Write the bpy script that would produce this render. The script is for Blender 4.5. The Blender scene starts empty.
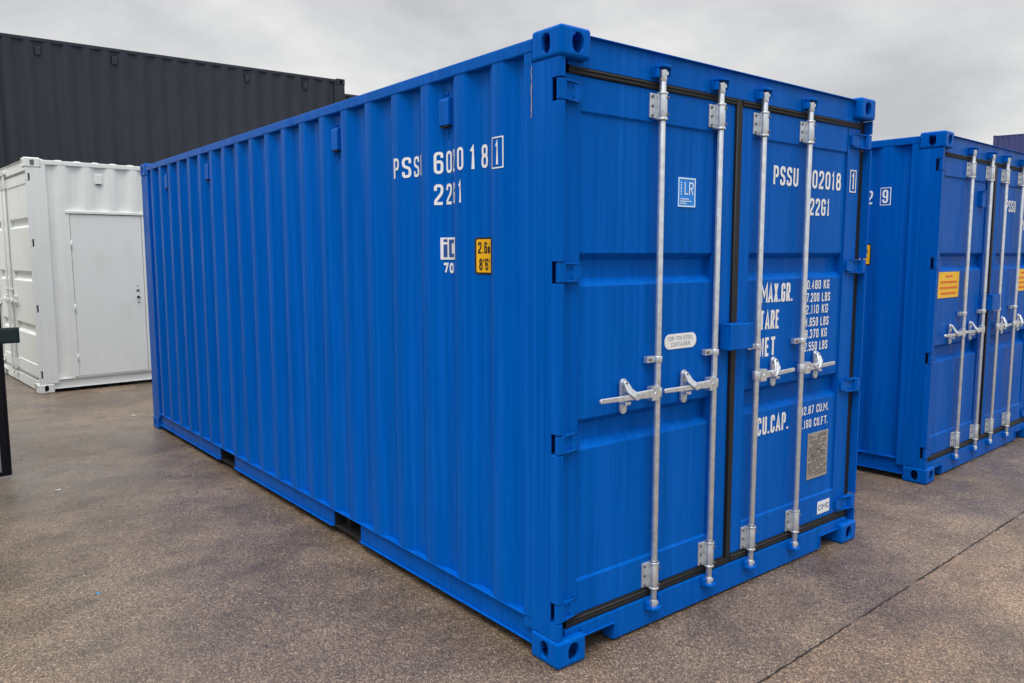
import bpy, bmesh, math, random
from mathutils import Vector, Matrix
random.seed(7)
S = bpy.context.scene
COL = S.collection
rad = math.radians

# ------------------------------------------------------------------ camera
cam = bpy.data.cameras.new('camera'); cam.sensor_width = 36; cam.lens = 787.74*36/1024
cam.clip_start = .05; cam.clip_end = 3000
co = bpy.data.objects.new('camera', cam); COL.objects.link(co); S.camera = co
yaw, pit, rol = .6795, -.1102, -.0018
f = Vector((math.sin(yaw)*math.cos(pit), math.cos(yaw)*math.cos(pit), math.sin(pit)))
r = Vector((math.cos(yaw), -math.sin(yaw), 0)); u = r.cross(f)
r2 = r*math.cos(rol)+u*math.sin(rol); u2 = -r*math.sin(rol)+u*math.cos(rol)
M = Matrix((r2, u2, -f)).transposed().to_4x4(); M.translation = (-2.088, -2.2847, 1.7182)
co.matrix_world = M

# ------------------------------------------------------------------ world: overcast sky
SUN_EL, SUN_AZ = rad(66), rad(236)      # azimuth measured clockwise from +y
w = bpy.data.worlds.new("World"); S.world = w; w.use_nodes = True
nt = w.node_tree; N = nt.nodes; Lk = nt.links
for n in list(N): N.remove(n)
out = N.new('ShaderNodeOutputWorld')
sky = N.new('ShaderNodeTexSky'); sky.sky_type = 'NISHITA'; sky.sun_disc = False
sky.sun_elevation = SUN_EL; sky.sun_rotation = SUN_AZ; sky.dust_density = 4
bg1 = N.new('ShaderNodeBackground'); bg1.inputs[1].default_value = .05
Lk.new(sky.outputs[0], bg1.inputs[0])
tc = N.new('ShaderNodeTexCoord'); sep = N.new('ShaderNodeSeparateXYZ'); Lk.new(tc.outputs['Generated'], sep.inputs[0])
def wm(op, a, b=None, val=None):
    n = N.new('ShaderNodeMath'); n.operation = op
    if hasattr(a, 'links'): Lk.new(a, n.inputs[0])
    else: n.inputs[0].default_value = a
    if b is not None:
        if hasattr(b, 'links'): Lk.new(b, n.inputs[1])
        else: n.inputs[1].default_value = b
    return n.outputs[0]
zz = wm('ADD', wm('MAXIMUM', sep.outputs[2], 0.0), .50)
cx = wm('DIVIDE', sep.outputs[0], zz); cy = wm('DIVIDE', sep.outputs[1], zz)
cmb = N.new('ShaderNodeCombineXYZ'); Lk.new(cx, cmb.inputs[0]); Lk.new(cy, cmb.inputs[1]); Lk.new(wm('MULTIPLY', sep.outputs[2], 1.5), cmb.inputs[2])
no = N.new('ShaderNodeTexNoise'); no.inputs['Scale'].default_value = 2.1; no.inputs['Detail'].default_value = 9
no.inputs['Roughness'].default_value = .56; no.inputs['Distortion'].default_value = .12
Lk.new(cmb.outputs[0], no.inputs['Vector'])
cr = N.new('ShaderNodeValToRGB'); Lk.new(no.outputs[0], cr.inputs[0])
e = cr.color_ramp.elements
e[0].position = .36; e[0].color = (.56, .57, .59, 1)
e[1].position = .62; e[1].color = (.88, .875, .86, 1)
m_ = e.new(.5); m_.color = (.72, .725, .73, 1)
# an overcast sky is brightest overhead
hz = N.new('ShaderNodeMapRange'); hz.inputs[1].default_value = .36; hz.inputs[2].default_value = 1.0
hz.inputs[3].default_value = .71; hz.inputs[4].default_value = 2.0; Lk.new(sep.outputs[2], hz.inputs[0])
bg2 = N.new('ShaderNodeBackground'); Lk.new(cr.outputs[0], bg2.inputs[0]); Lk.new(hz.outputs[0], bg2.inputs[1])
mx = N.new('ShaderNodeMixShader'); mx.inputs[0].default_value = .93
Lk.new(bg1.outputs[0], mx.inputs[1]); Lk.new(bg2.outputs[0], mx.inputs[2]); Lk.new(mx.outputs[0], out.inputs[0])

sd = bpy.data.lights.new('sun', 'SUN'); sd.energy = 1.5; sd.angle = rad(38); sd.color = (1, .985, .965)
so = bpy.data.objects.new('sun', sd); COL.objects.link(so)
sdir = Vector((math.sin(SUN_AZ)*math.cos(SUN_EL), math.cos(SUN_AZ)*math.cos(SUN_EL), math.sin(SUN_EL)))
so.rotation_euler = sdir.to_track_quat('Z', 'Y').to_euler()

S.view_settings.view_transform = 'Standard'; S.view_settings.look = 'None'
S.view_settings.exposure = 0.55; S.view_settings.gamma = 1; S.view_settings.use_curve_mapping = False
S.render.engine = 'CYCLES'

# ------------------------------------------------------------------ materials
def base_mat(name):
    m = bpy.data.materials.new(name); m.use_nodes = True
    return m, m.node_tree.nodes, m.node_tree.links, m.node_tree.nodes['Principled BSDF']
def noise(N, L, scale, stretch=None, detail=4, rough=.55, coord='Object'):
    tc = N.new('ShaderNodeTexCoord'); n = N.new('ShaderNodeTexNoise')
    n.inputs['Scale'].default_value = scale; n.inputs['Detail'].default_value = detail; n.inputs['Roughness'].default_value = rough
    if stretch:
        mp = N.new('ShaderNodeMapping'); mp.inputs['Scale'].default_value = stretch
        L.new(tc.outputs[coord], mp.inputs[0]); L.new(mp.outputs[0], n.inputs['Vector'])
    else: L.new(tc.outputs[coord], n.inputs['Vector'])
    return n.outputs[0]
def ramp(N, L, src, stops):
    c = N.new('ShaderNodeValToRGB'); L.new(src, c.inputs[0]); e = c.color_ramp.elements
    e[0].position, e[0].color = stops[0][0], (*stops[0][1], 1)
    e[1].position, e[1].color = stops[-1][0], (*stops[-1][1], 1)
    for p, k in stops[1:-1]:
        x = e.new(p); x.color = (*k, 1)
    return c.outputs[0]
def mixc(N, L, fac, a, b, mode='MIX'):
    m = N.new('ShaderNodeMix'); m.data_type = 'RGBA'; m.blend_type = mode
    if hasattr(fac, 'links'): L.new(fac, m.inputs[0])
    else: m.inputs[0].default_value = fac
    for k, v in ((6, a), (7, b)):
        if hasattr(v, 'links'): L.new(v, m.inputs[k])
        else: m.inputs[k].default_value = (*v, 1)
    return m.outputs[2]
def rng(N, L, src, a, b, lo=0., hi=1.):
    m = N.new('ShaderNodeMapRange'); L.new(src, m.inputs[0])
    m.inputs[1].default_value = lo; m.inputs[2].default_value = hi; m.inputs[3].default_value = a; m.inputs[4].default_value = b
    return m.outputs[0]
def bump(N, L, p, src, strength, dist):
    b = N.new('ShaderNodeBump'); b.inputs['Strength'].default_value = strength; b.inputs['Distance'].default_value = dist
    L.new(src, b.inputs['Height'])
    if p.inputs['Normal'].links: L.new(p.inputs['Normal'].links[0].from_socket, b.inputs['Normal'])
    L.new(b.outputs[0], p.inputs['Normal'])
def paint(name, col, rough=.38, streak=.12, dirt=(.30, .27, .24), dirt_amt=.10, spec=.5, wav=.05):
    m, N, L, p = base_mat(name)
    st = noise(N, L, 1.0, (30, 30, .55), 6, .65)
    dk = tuple(c*(1-streak) for c in col); lt = tuple(min(1, c*(1+streak)+.004) for c in col)
    c1 = ramp(N, L, st, [(.3, dk), (.5, col), (.72, lt)])
    dn = noise(N, L, 3.2, (1, 1, .6), 7, .62)
    fac = rng(N, L, dn, 0, dirt_amt, .5, .78)
    L.new(mixc(N, L, fac, c1, dirt), p.inputs['Base Color'])
    rn = noise(N, L, 9, (1, 1, .35), 5, .6)
    L.new(rng(N, L, rn, rough-.08, rough+.12, .3, .7), p.inputs['Roughness'])
    p.inputs['Specular IOR Level'].default_value = spec
    if col[2] > .3 and col[0] < .1: p.inputs['Specular Tint'].default_value = (.0, .45, 1, 1); p.inputs['IOR'].default_value = 1.3
    wn = noise(N, L, 2.2, (1, 1, .5), 2, .5); bump(N, L, p, wn, wav, .03)
    fn = noise(N, L, 150, None, 2, .5); bump(N, L, p, fn, .06, .001)
    return m
def simple(name, col, rough=.5, metal=0., var=.12, sc=30, spec=.5):
    m, N, L, p = base_mat(name)
    n = noise(N, L, sc, None, 4)
    L.new(ramp(N, L, n, [(.3, tuple(c*(1-var) for c in col)), (.7, tuple(min(1, c*(1+var)) for c in col))]), p.inputs['Base Color'])
    p.inputs['Roughness'].default_value = rough; p.inputs['Metallic'].default_value = metal
    p.inputs['Specular IOR Level'].default_value = spec
    return m
BLUE = (.0, .099, .465)
MAT = dict(
    blue=paint('blue_container_paint', BLUE, rough=.36, dirt=(.0, .12, .42), dirt_amt=.30, spec=.20, wav=.11, streak=.17),
    blue2=paint('blue_container_paint_right', (.0, .090, .43), rough=.38, dirt=(.0, .08, .28), dirt_amt=.3, spec=.20, wav=.11, streak=.17),  # slightly darker blue for the right container
    white=paint('white_container_paint', (.80, .83, .80), rough=.45, streak=.02, dirt=(.55, .53, .46), dirt_amt=.25),
    grey=paint('anthracite_paint', (.017, .021, .033), rough=.45, streak=.12, dirt=(.05, .05, .055), dirt_amt=.25, spec=.35),
    navy=paint('navy_paint', (.03, .045, .17), rough=.5, streak=.1, dirt=(.09, .1, .16), dirt_amt=.3),
    galv=simple('galvanised_steel', (.66, .705, .75), .30, .75, .16, 38),
    wsteel=simple('white_painted_steel', (.74, .76, .75), .4, 0, .04, 40),
    bolt=simple('dark_bolt_steel', (.16, .16, .17), .5, .6, .3, 80),
    rubber=simple('black_rubber', (.007, .008, .010), .62, 0, .3, 60),
    white_ink=simple('white_vinyl', (.80, .82, .84), .45, 0, .03, 50),
    black_ink=simple('black_vinyl', (.015, .015, .018), .5, 0, .05, 50),
    grey_ink=simple('grey_print', (.22, .25, .27), .5, 0, .1, 50),
    navy_ink=simple('navy_print', (.02, .08, .30), .5, 0, .1, 50),
    yellow=simple('yellow_vinyl', (.84, .46, .004), .4, 0, .04, 30),
    amber=simple('amber_vinyl', (.86, .50, .006), .4, 0, .04, 30),
    orange_ink=simple('orange_print', (.72, .16, .015), .5, 0, .1, 50),
    sky_vinyl=simple('sky_blue_vinyl', (.0, .23, .80), .4, 0, .05, 30),
    pale_ink=simple('pale_blue_print', (.72, .88, .95), .4, 0, .05, 30),
    plate=simple('etched_steel_plate', (.36, .345, .32), .5, .3, .25, 90),
    sealant=simple('weld_sealant', (.36, .30, .32), .6, 0, .3, 120),
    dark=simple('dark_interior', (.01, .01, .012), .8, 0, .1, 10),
    black_frame=simple('black_powder_coat', (.003, .003, .007), .25, 0, .1, 20, .25),
    latch=simple('dark_green_cast_steel', (.004, .020, .020), .4, 0, .3, 60),
)
def pane_mat():
    m, N, L, p = base_mat('frosted_pane'); p.inputs['Base Color'].default_value = (.42, .48, .46, 1)
    p.inputs['Roughness'].default_value = .12; p.inputs['Transmission Weight'].default_value = .35
    n = noise(N, L, 1.5, None, 3); L.new(rng(N, L, n, .08, .2), p.inputs['Roughness']); return m
MAT['pane'] = pane_mat()

def ground_mat():
    m, N, L, p = base_mat('wet_tarmac')
    big = noise(N, L, .55, None, 6, .6); med = noise(N, L, 2.6, (1, 1.5, 1), 7, .62); fine = noise(N, L, 30, None, 5, .7)
    tc = N.new('ShaderNodeTexCoord')
    vo = N.new('ShaderNodeTexVoronoi'); vo.inputs['Scale'].default_value = 165; L.new(tc.outputs['Object'], vo.inputs['Vector'])
    vo2 = N.new('ShaderNodeTexVoronoi'); vo2.inputs['Scale'].default_value = 105; L.new(tc.outputs['Object'], vo2.inputs['Vector'])
    bw = N.new('ShaderNodeRGBToBW'); L.new(vo.outputs['Color'], bw.inputs[0])
    bw2 = N.new('ShaderNodeRGBToBW'); L.new(vo2.outputs['Color'], bw2.inputs[0])
    # stones: mostly mid grey brown with scattered pale and dark ones
    stone = ramp(N, L, bw.outputs[0], [(.18, (.060, .048, .038)), (.45, (.140, .116, .093)), (.66, (.200, .168, .136)), (.86, (.47, .42, .35))])
    stone2 = ramp(N, L, bw2.outputs[0], [(.2, (.085, .066, .048)), (.55, (.160, .128, .097)), (.86, (.32, .27, .215))])
    c = mixc(N, L, .36, stone, stone2)
    # tone patches: damp dark, rusty, pale worn
    patch = ramp(N, L, med, [(.30, (.64, .60, .575)), (.5, (1.06, 1.0, .96)), (.72, (1.40, 1.30, 1.22))])
    c = mixc(N, L, .85, c, patch, 'MULTIPLY')
    p2 = ramp(N, L, big, [(.36, (.66, .61, .575)), (.50, (1.0, .97, .95)), (.64, (1.25, 1.20, 1.16))])
    c = mixc(N, L, .9, c, p2, 'MULTIPLY')
    rust = noise(N, L, 1.1, None, 8, .7); L.new
    c = mixc(N, L, rng(N, L, rust, 0, .35, .58, .75), c, (.15, .095, .055))
    # faint blue-grey oily spots
    oil = noise(N, L, 4.5, None, 3, .5)
    c = mixc(N, L, rng(N, L, oil, 0, .04, .66, .76), c, (.06, .07, .085))
    # scattered tiny white chips
    vo3 = N.new('ShaderNodeTexVoronoi'); vo3.inputs['Scale'].default_value = 17; L.new(tc.outputs['Object'], vo3.inputs['Vector'])
    b3 = N.new('ShaderNodeRGBToBW'); L.new(vo3.outputs['Color'], b3.inputs[0])
    near = N.new('ShaderNodeMath'); near.operation = 'LESS_THAN'; L.new(vo3.outputs['Distance'], near.inputs[0]); near.inputs[1].default_value = .12
    pick = N.new('ShaderNodeMath'); pick.operation = 'GREATER_THAN'; L.new(b3.outputs[0], pick.inputs[0]); pick.inputs[1].default_value = .76
    mu = N.new('ShaderNodeMath'); mu.operation = 'MULTIPLY'; L.new(near.outputs[0], mu.inputs[0]); L.new(pick.outputs[0], mu.inputs[1])
    c = mixc(N, L, mu.outputs[0], c, (.42, .40, .36))
    # the slab beyond the joint is a paler, browner pour
    sp = N.new('ShaderNodeSeparateXYZ'); L.new(tc.outputs['Object'], sp.inputs[0])
    m1 = N.new('ShaderNodeMath'); m1.operation = 'MULTIPLY_ADD'; L.new(sp.outputs[0], m1.inputs[0]); m1.inputs[1].default_value = -.0355; L.new(sp.outputs[1], m1.inputs[2])
    m2 = N.new('ShaderNodeMath'); m2.operation = 'LESS_THAN'; L.new(m1.outputs[0], m2.inputs[0]); m2.inputs[1].default_value = -.5954
    c = mixc(N, L, m2.outputs[0], c, mixc(N, L, 1.0, c, (1.10, 1.05, 1.0), 'MULTIPLY'))
    c = mixc(N, L, 1.0, c, (.98, .925, .865), 'MULTIPLY')
    wd_ = noise(N, L, .75, (1, .8, 1), 5, .6)
    c = mixc(N, L, rng(N, L, wd_, 0, .85, .42, .64), c, mixc(N, L, 1.0, c, (.76, .73, .70), 'MULTIPLY'))
    L.new(c, p.inputs['Base Color'])
    wet = noise(N, L, 1.3, (1, .8, 1), 6, .62)
    L.new(rng(N, L, wet, .15, .42, .42, .60), p.inputs['Roughness'])
    p.inputs['Specular IOR Level'].default_value = .5
    ws = noise(N, L, .75, (1, .8, 1), 5, .6)
    L.new(rng(N, L, ws, 0, .42, .42, .64), p.inputs['Coat Weight']); p.inputs['Coat Roughness'].default_value = .27
    cb = N.new('ShaderNodeBump'); cb.inputs['Strength'].default_value = .35; cb.inputs['Distance'].default_value = .004
    L.new(fine, cb.inputs['Height']); L.new(cb.outputs[0], p.inputs['Coat Normal'])
    bump(N, L, p, vo.outputs['Distance'], .75, .0045)
    bump(N, L, p, fine, .22, .006)
    bump(N, L, p, med, .15, .02)
    return m
MAT['ground'] = ground_mat()

# ------------------------------------------------------------------ mesh helpers
class MB:
    def __init__(s): s.v = []; s.f = []; s.sm = set()
    def add(s, vs, fs, smooth=False):
        b = len(s.v); s.v += [tuple(p) for p in vs]
        for q in fs:
            if smooth: s.sm.add(len(s.f))
            s.f.append(tuple(b+i for i in q))
        return s
    def box(s, x0, x1, y0, y1, z0, z1):
        v = [(x, y, z) for z in (z0, z1) for y in (y0, y1) for x in (x0, x1)]
        return s.add(v, [(0, 2, 3, 1), (4, 5, 7, 6), (0, 1, 5, 4), (2, 6, 7, 3), (0, 4, 6, 2), (1, 3, 7, 5)])
    def prism(s, poly, axis, a, b):
        """poly in the two other axes (cyclic order), extruded along axis from a to b"""
        n = len(poly)
        def P(q, t):
            if axis == 'x': return (t, q[0], q[1])
            if axis == 'y': return (q[0], t, q[1])
            return (q[0], q[1], t)
        v = [P(q, a) for q in poly]+[P(q, b) for q in poly]
        fs = [tuple(range(n-1, -1, -1)), tuple(range(n, 2*n))]+[(i, (i+1) % n, n+(i+1) % n, n+i) for i in range(n)]
        return s.add(v, fs)
    def cyl(s, p0, p1, r0, r1=None, n=14, caps=True):
        r1 = r0 if r1 is None else r1
        p0, p1 = Vector(p0), Vector(p1); d = (p1-p0).normalized()
        a = d.orthogonal().normalized(); b = d.cross(a)
        v = []
        for p, rr in ((p0, r0), (p1, r1)):
            for i in range(n):
                t = 2*math.pi*i/n; v.append(p+a*math.cos(t)*rr+b*math.sin(t)*rr)
        s.add(v, [(i, (i+1) % n, n+(i+1) % n, n+i) for i in range(n)], True)
        if caps: s.add(v, [tuple(range(n-1, -1, -1)), tuple(range(n, 2*n))])
        return s
    def tube(s, pts, rr, n=8):
        for a, b in zip(pts, pts[1:]): s.cyl(a, b, rr, n=n)
        return s
    def sheet(s, prof, fn0, fn1, smooth=False):
        """ruled strip: fn0(p), fn1(p) for each profile point"""
        v = [fn0(p) for p in prof]+[fn1(p) for p in prof]; n = len(prof)
        return s.add(v, [(i, i+1, n+i+1, n+i) for i in range(n-1)], smooth)
    def build(s, name, mat, parent=None, bevel=0., seg=2, fix=True):
        me = bpy.data.meshes.new(name); me.from_pydata(s.v, [], s.f)
        if s.sm:
            for i in s.sm: me.polygons[i].use_smooth = True
        me.materials.append(mat)
        bm = bmesh.new(); bm.from_mesh(me)
        bmesh.ops.remove_doubles(bm, verts=bm.verts, dist=1e-5)
        if fix: bmesh.ops.recalc_face_normals(bm, faces=bm.faces)
        bm.to_mesh(me); bm.free()
        o = bpy.data.objects.new(name, me); COL.objects.link(o)
        if parent: o.parent = parent
        if bevel:
            b = o.modifiers.new('bevel', 'BEVEL'); b.width = bevel; b.segments = seg; b.limit_method = 'ANGLE'; b.angle_limit = rad(40)
            b.harden_normals = False
        return o
def thing(name, label, cat, loc, rz=0, group=None):
    o = bpy.data.objects.new(name, None); COL.objects.link(o); o.location = loc; o.rotation_euler = (0, 0, rz)
    o.empty_display_size = .2; o['label'] = label; o['category'] = cat
    if group: o['group'] = group
    return o
def link_mesh(name, me, parent):
    o = bpy.data.objects.new(name, me); COL.objects.link(o); o.parent = parent; return o

# ------------------------------------------------------------------ lettering: block stencil letters drawn with strokes
# x in 0..1 (left, centre, right stroke axis), y in 0..1; a trailing 1 marks a rounded corner
GL = {
 '0': [('c', [(0,0,1),(1,0,1),(1,1,1),(0,1,1)])], 'O': [('c', [(0,0,1),(1,0,1),(1,1,1),(0,1,1)])],
 '1': [('o', [(.05,.80),(.55,1),(.55,-.08)])], '2': [('o', [(0,.72),(0,1,1),(1,1,1),(1,.60,1),(0,.14,1),(0,0),(1.08,0)])],
 '3': [('o', [(0,.78),(0,1,1),(1,1,1),(1,.54,1),(.3,.54)]), ('o', [(.6,.5),(1,.5,1),(1,0,1),(0,0,1),(0,.24)])],
 '4': [('o', [(.75,-.07),(.75,1.0),(0,.26),(1.15,.26)])], '5': [('o', [(1,1),(0,1),(0,.56),(1,.56,1),(1,0,1),(0,0,1),(0,.22)])],
 '6': [('o', [(1,.76),(1,1,1),(0,1,1),(0,0,1),(1,0,1),(1,.56,1),(.1,.56)])], '7': [('o', [(-.08,1),(1,1),(.35,-.07)])],
 '8': [('c', [(0,0,1),(1,0,1),(1,.52,1),(0,.52,1)]), ('c', [(.06,.54,1),(.94,.54,1),(.94,1,1),(.06,1,1)])],
 '9': [('o', [(0,.24),(0,0,1),(1,0,1),(1,1,1),(0,1,1),(0,.44,1),(.9,.44)])],
 'P': [('o', [(0,-.07),(0,1),(1,1,1),(1,.46,1),(.1,.46)])], 'R': [('o', [(0,-.07),(0,1),(1,1,1),(1,.50,1),(.1,.50)]), ('o', [(.45,.48),(1.05,-.07)])],
 'B': [('c', [(0,0),(1,0,1),(1,.53,1),(0,.53)]), ('c', [(0,.53),(.94,.53,1),(.94,1,1),(0,1)])],
 'S': [('o', [(1,.74),(1,1,1),(0,1,1),(0,.56,1),(1,.46,1),(1,0,1),(0,0,1),(0,.26)])],
 'U': [('o', [(0,1.07),(0,0,1),(1,0,1),(1,1.07)])], 'C': [('o', [(1,.70),(1,1,1),(0,1,1),(0,0,1),(1,0,1),(1,.30)])],
 'G': [('o', [(1,.72),(1,1,1),(0,1,1),(0,0,1),(1,0,1),(1,.46),(.5,.46)])], 'T': [('o', [(-.15,1),(1.15,1)]), ('o', [(.5,.95),(.5,-.07)])],
 'M': [('o', [(-.1,-.07),(-.1,1),(.5,.35),(1.1,1),(1.1,-.07)])], 'A': [('o', [(-.1,-.07),(.5,1.0),(1.1,-.07)]), ('o', [(.18,.24),(.82,.24)])],
 'X': [('o', [(-.05,-.07),(1.05,1.07)]), ('o', [(-.05,1.07),(1.05,-.07)])], 'E': [('o', [(1.05,1),(0,1),(0,0),(1.05,0)]), ('o', [(.1,.52),(.85,.52)])],
 'F': [('o', [(1.05,1),(0,1),(0,-.07)]), ('o', [(.1,.52),(.85,.52)])], 'N': [('o', [(0,-.07),(0,1),(1,0),(1,1.07)])],
 'K': [('o', [(0,-.07),(0,1.07)]), ('o', [(1.05,1.07),(.15,.45)]), ('o', [(.3,.56),(1.05,-.07)])], 'L': [('o', [(0,1.07),(0,0),(1.05,0)])],
 'I': [('o', [(.5,-.07),(.5,1.07)])], 'D': [('c', [(0,0),(1,0,1),(1,1,1),(0,1)])],
 '.': [('o', [(.5,-.07),(.5,.08)])], "'": [('o', [(.5,.75),(.5,1.07)])], '"': [('o', [(.2,.75),(.2,1.07)]), ('o', [(.8,.75),(.8,1.07)])],
 '-': [('o', [(.0,.5),(1,.5)])], 'm': [('o', [(-.1,-.07),(-.1,.62)]), ('o', [(-.05,.56),(.5,.56,1),(.5,-.07)]), ('o', [(.55,.56),(1.1,.56,1),(1.1,-.07)])],
}
NARROW = {'1': .62, 'I': .34, '.': .30, "'": .30, '"': .5, 'M': 1.45, 'm': 1.2, '-': .7, 'A': 1.08, 'T': 1.12}
def stroke(path, closed, t):
    P = [Vector(p) for p in path]; n = len(P); lf = []; rt = []
    for i in range(n):
        a = P[i-1] if (i or closed) else None; b = P[(i+1) % n] if (i < n-1 or closed) else None
        d1 = (P[i]-a).normalized() if a is not None else None; d2 = (b-P[i]).normalized() if b is not None else None
        if d1 is None: d1 = d2
        if d2 is None: d2 = d1
        n1 = Vector((-d1.y, d1.x)); n2 = Vector((-d2.y, d2.x)); m_ = (n1+n2)
        m_ = m_.normalized() if m_.length > 1e-6 else n1
        k = t/2/max(.45, m_.dot(n1)); lf.append(P[i]+m_*k); rt.append(P[i]-m_*k)
    V = [tuple(v) for v in lf]+[tuple(v) for v in rt]; e_ = n if closed else n-1
    return V, [(i, (i+1) % n, n+(i+1) % n, n+i) for i in range(e_)]
def glyph(ch, x, z, w, h, t):
    V, F = [], []
    for k, (kind, pts) in enumerate(GL[ch]):
        A = [(x+t/2+p[0]*(w-t), z+t/2+p[1]*(h-t), len(p) > 2) for p in pts]; n = len(A); o = []
        for i, (px, pz, rd) in enumerate(A):
            if not rd: o.append((px, pz)); continue
            B_ = Vector((px, pz)); Aa = Vector(A[i-1][:2]); Cc_ = Vector(A[(i+1) % n][:2])
            da, dc = Aa-B_, Cc_-B_; rr = min(.34*w, da.length*.48, dc.length*.48)
            p, q = B_+da.normalized()*rr, B_+dc.normalized()*rr
            for s_ in range(5):
                f_ = s_/4; o.append(tuple(p*(1-f_)**2+B_*2*f_*(1-f_)+q*f_*f_))
        vs, fs = stroke(o, kind == 'c', t); b = len(V)
        V += [(v[0], v[1], k*.00012) for v in vs]; F += [tuple(b+i for i in q) for q in fs]
    return V, F
def text2d(s, x0, x1, z0, h, weight=.16, gap=.30):
    """letters fitted between x0 and x1, cap height h, baseline z0 -> vertices (x, z, lift), faces"""
    ws = [(.55 if c == ' ' else NARROW.get(c, 1.)) for c in s]; tot = sum(ws)+gap*(len(s)-1)
    u_ = (x1-x0)/tot; x = x0; V, F = [], []; t = min(weight*h, .42*u_)
    for c, w_ in zip(s, ws):
        if c != ' ':
            vs, fs = glyph(c, x, z0, w_*u_, h, t); b = len(V)
            V += vs; F += [tuple(b+i for i in q) for q in fs]
        x += (w_+gap)*u_
    return V, F
def door_text(mb, y, *a, **k):
    vs, fs = text2d(*a, **k); mb.add([(v[0], y-v[2], v[1]) for v in vs], fs)
def door_row(par, y, mat, *a, **k):
    q = MB(); door_text(q, y, *a, **k); q.build('lettering', mat, par, fix=False)
def box2(mb, y, x0, x1, z0, z1):      # thin decal on a door
    mb.box(x0, x1, y, y+.0016, z0, z1)
def frame2(mb, y, x0, x1, z0, z1, t):
    for q in ((x0, x1, z0, z0+t), (x0, x1, z1-t, z1), (x0, x0+t, z0+t, z1-t), (x1-t, x1, z0+t, z1-t)): box2(mb, y, *q)

# ------------------------------------------------------------------ container pieces
L_, W_ = 6.058, 2.438
CO, CI = .008, .043                    # corrugation: outer and inner surface
def corr_breaks():
    """(y, x) profile of a side wall, rounded folds"""
    pts = [(.225, CI)]
    for k in range(20):
        yk = .442+.27847*k
        pts += [(yk-.140, CI), (yk-.072, CO), (yk, CO), (yk+.068, CI)]
    pts += [(L_-.225, CI)]
    return fillet(pts, .011)
def fillet(pts, rr):
    o = [pts[0]]
    for a, b, c in zip(pts, pts[1:], pts[2:]):
        A, B, C = Vector(a), Vector(b), Vector(c)
        p = B+(A-B).normalized()*rr; q = B+(C-B).normalized()*rr
        o += [tuple(p), tuple((p+2*B+q)/4), tuple(q)]
    return o+[pts[-1]]
PROF = corr_breaks()
def prof_x(y):
    for (a, xa), (b, xb) in zip(PROF, PROF[1:]):
        if a <= y <= b: return xa+(xb-xa)*(y-a)/(b-a)
    return CI
def side_decal(name, vs, fs, mat, parent, lift):
    """2-D art (y, z) pressed onto the corrugated left wall: cut at every fold, then pushed out to the sheet"""
    bm = bmesh.new(); bv = [bm.verts.new((v[2] if len(v) > 2 else 0, v[0], v[1])) for v in vs]
    for q in fs:
        try: bm.faces.new([bv[i] for i in q])
        except ValueError: pass
    ys = [v[0] for v in vs]; lo, hi = min(ys), max(ys)
    for y, _ in PROF:
        if lo < y < hi:
            bmesh.ops.bisect_plane(bm, geom=bm.verts[:]+bm.edges[:]+bm.faces[:], plane_co=(0, y, 0), plane_no=(0, 1, 0))
    for v in bm.verts: v.co.x = prof_x(v.co.y)-lift-v.co.x
    bmesh.ops.recalc_face_normals(bm, faces=bm.faces)
    me = bpy.data.meshes.new(name); bm.to_mesh(me); bm.free(); me.materials.append(mat)
    o = bpy.data.objects.new(name, me); COL.objects.link(o); o.parent = parent; return o
def rect(a, b, c, d): return [(a, c), (b, c), (b, d), (a, d)], [(0, 1, 2, 3)]
def rrect(a, b, c, d, rr, n=5):
    v = []
    for cx, cz, t0 in ((b-rr, d-rr, 0), (a+rr, d-rr, 90), (a+rr, c+rr, 180), (b-rr, c+rr, 270)):
        for i in range(n+1):
            t = rad(t0+90*i/n); v.append((cx+rr*math.cos(t), cz+rr*math.sin(t)))
    return v, [tuple(range(len(v)))]
def merge(*parts):
    V, F = [], []
    for vs, fs in parts:
        b = len(V); V += vs; F += [tuple(b+i for i in q) for q in fs]
    return V, F

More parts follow.
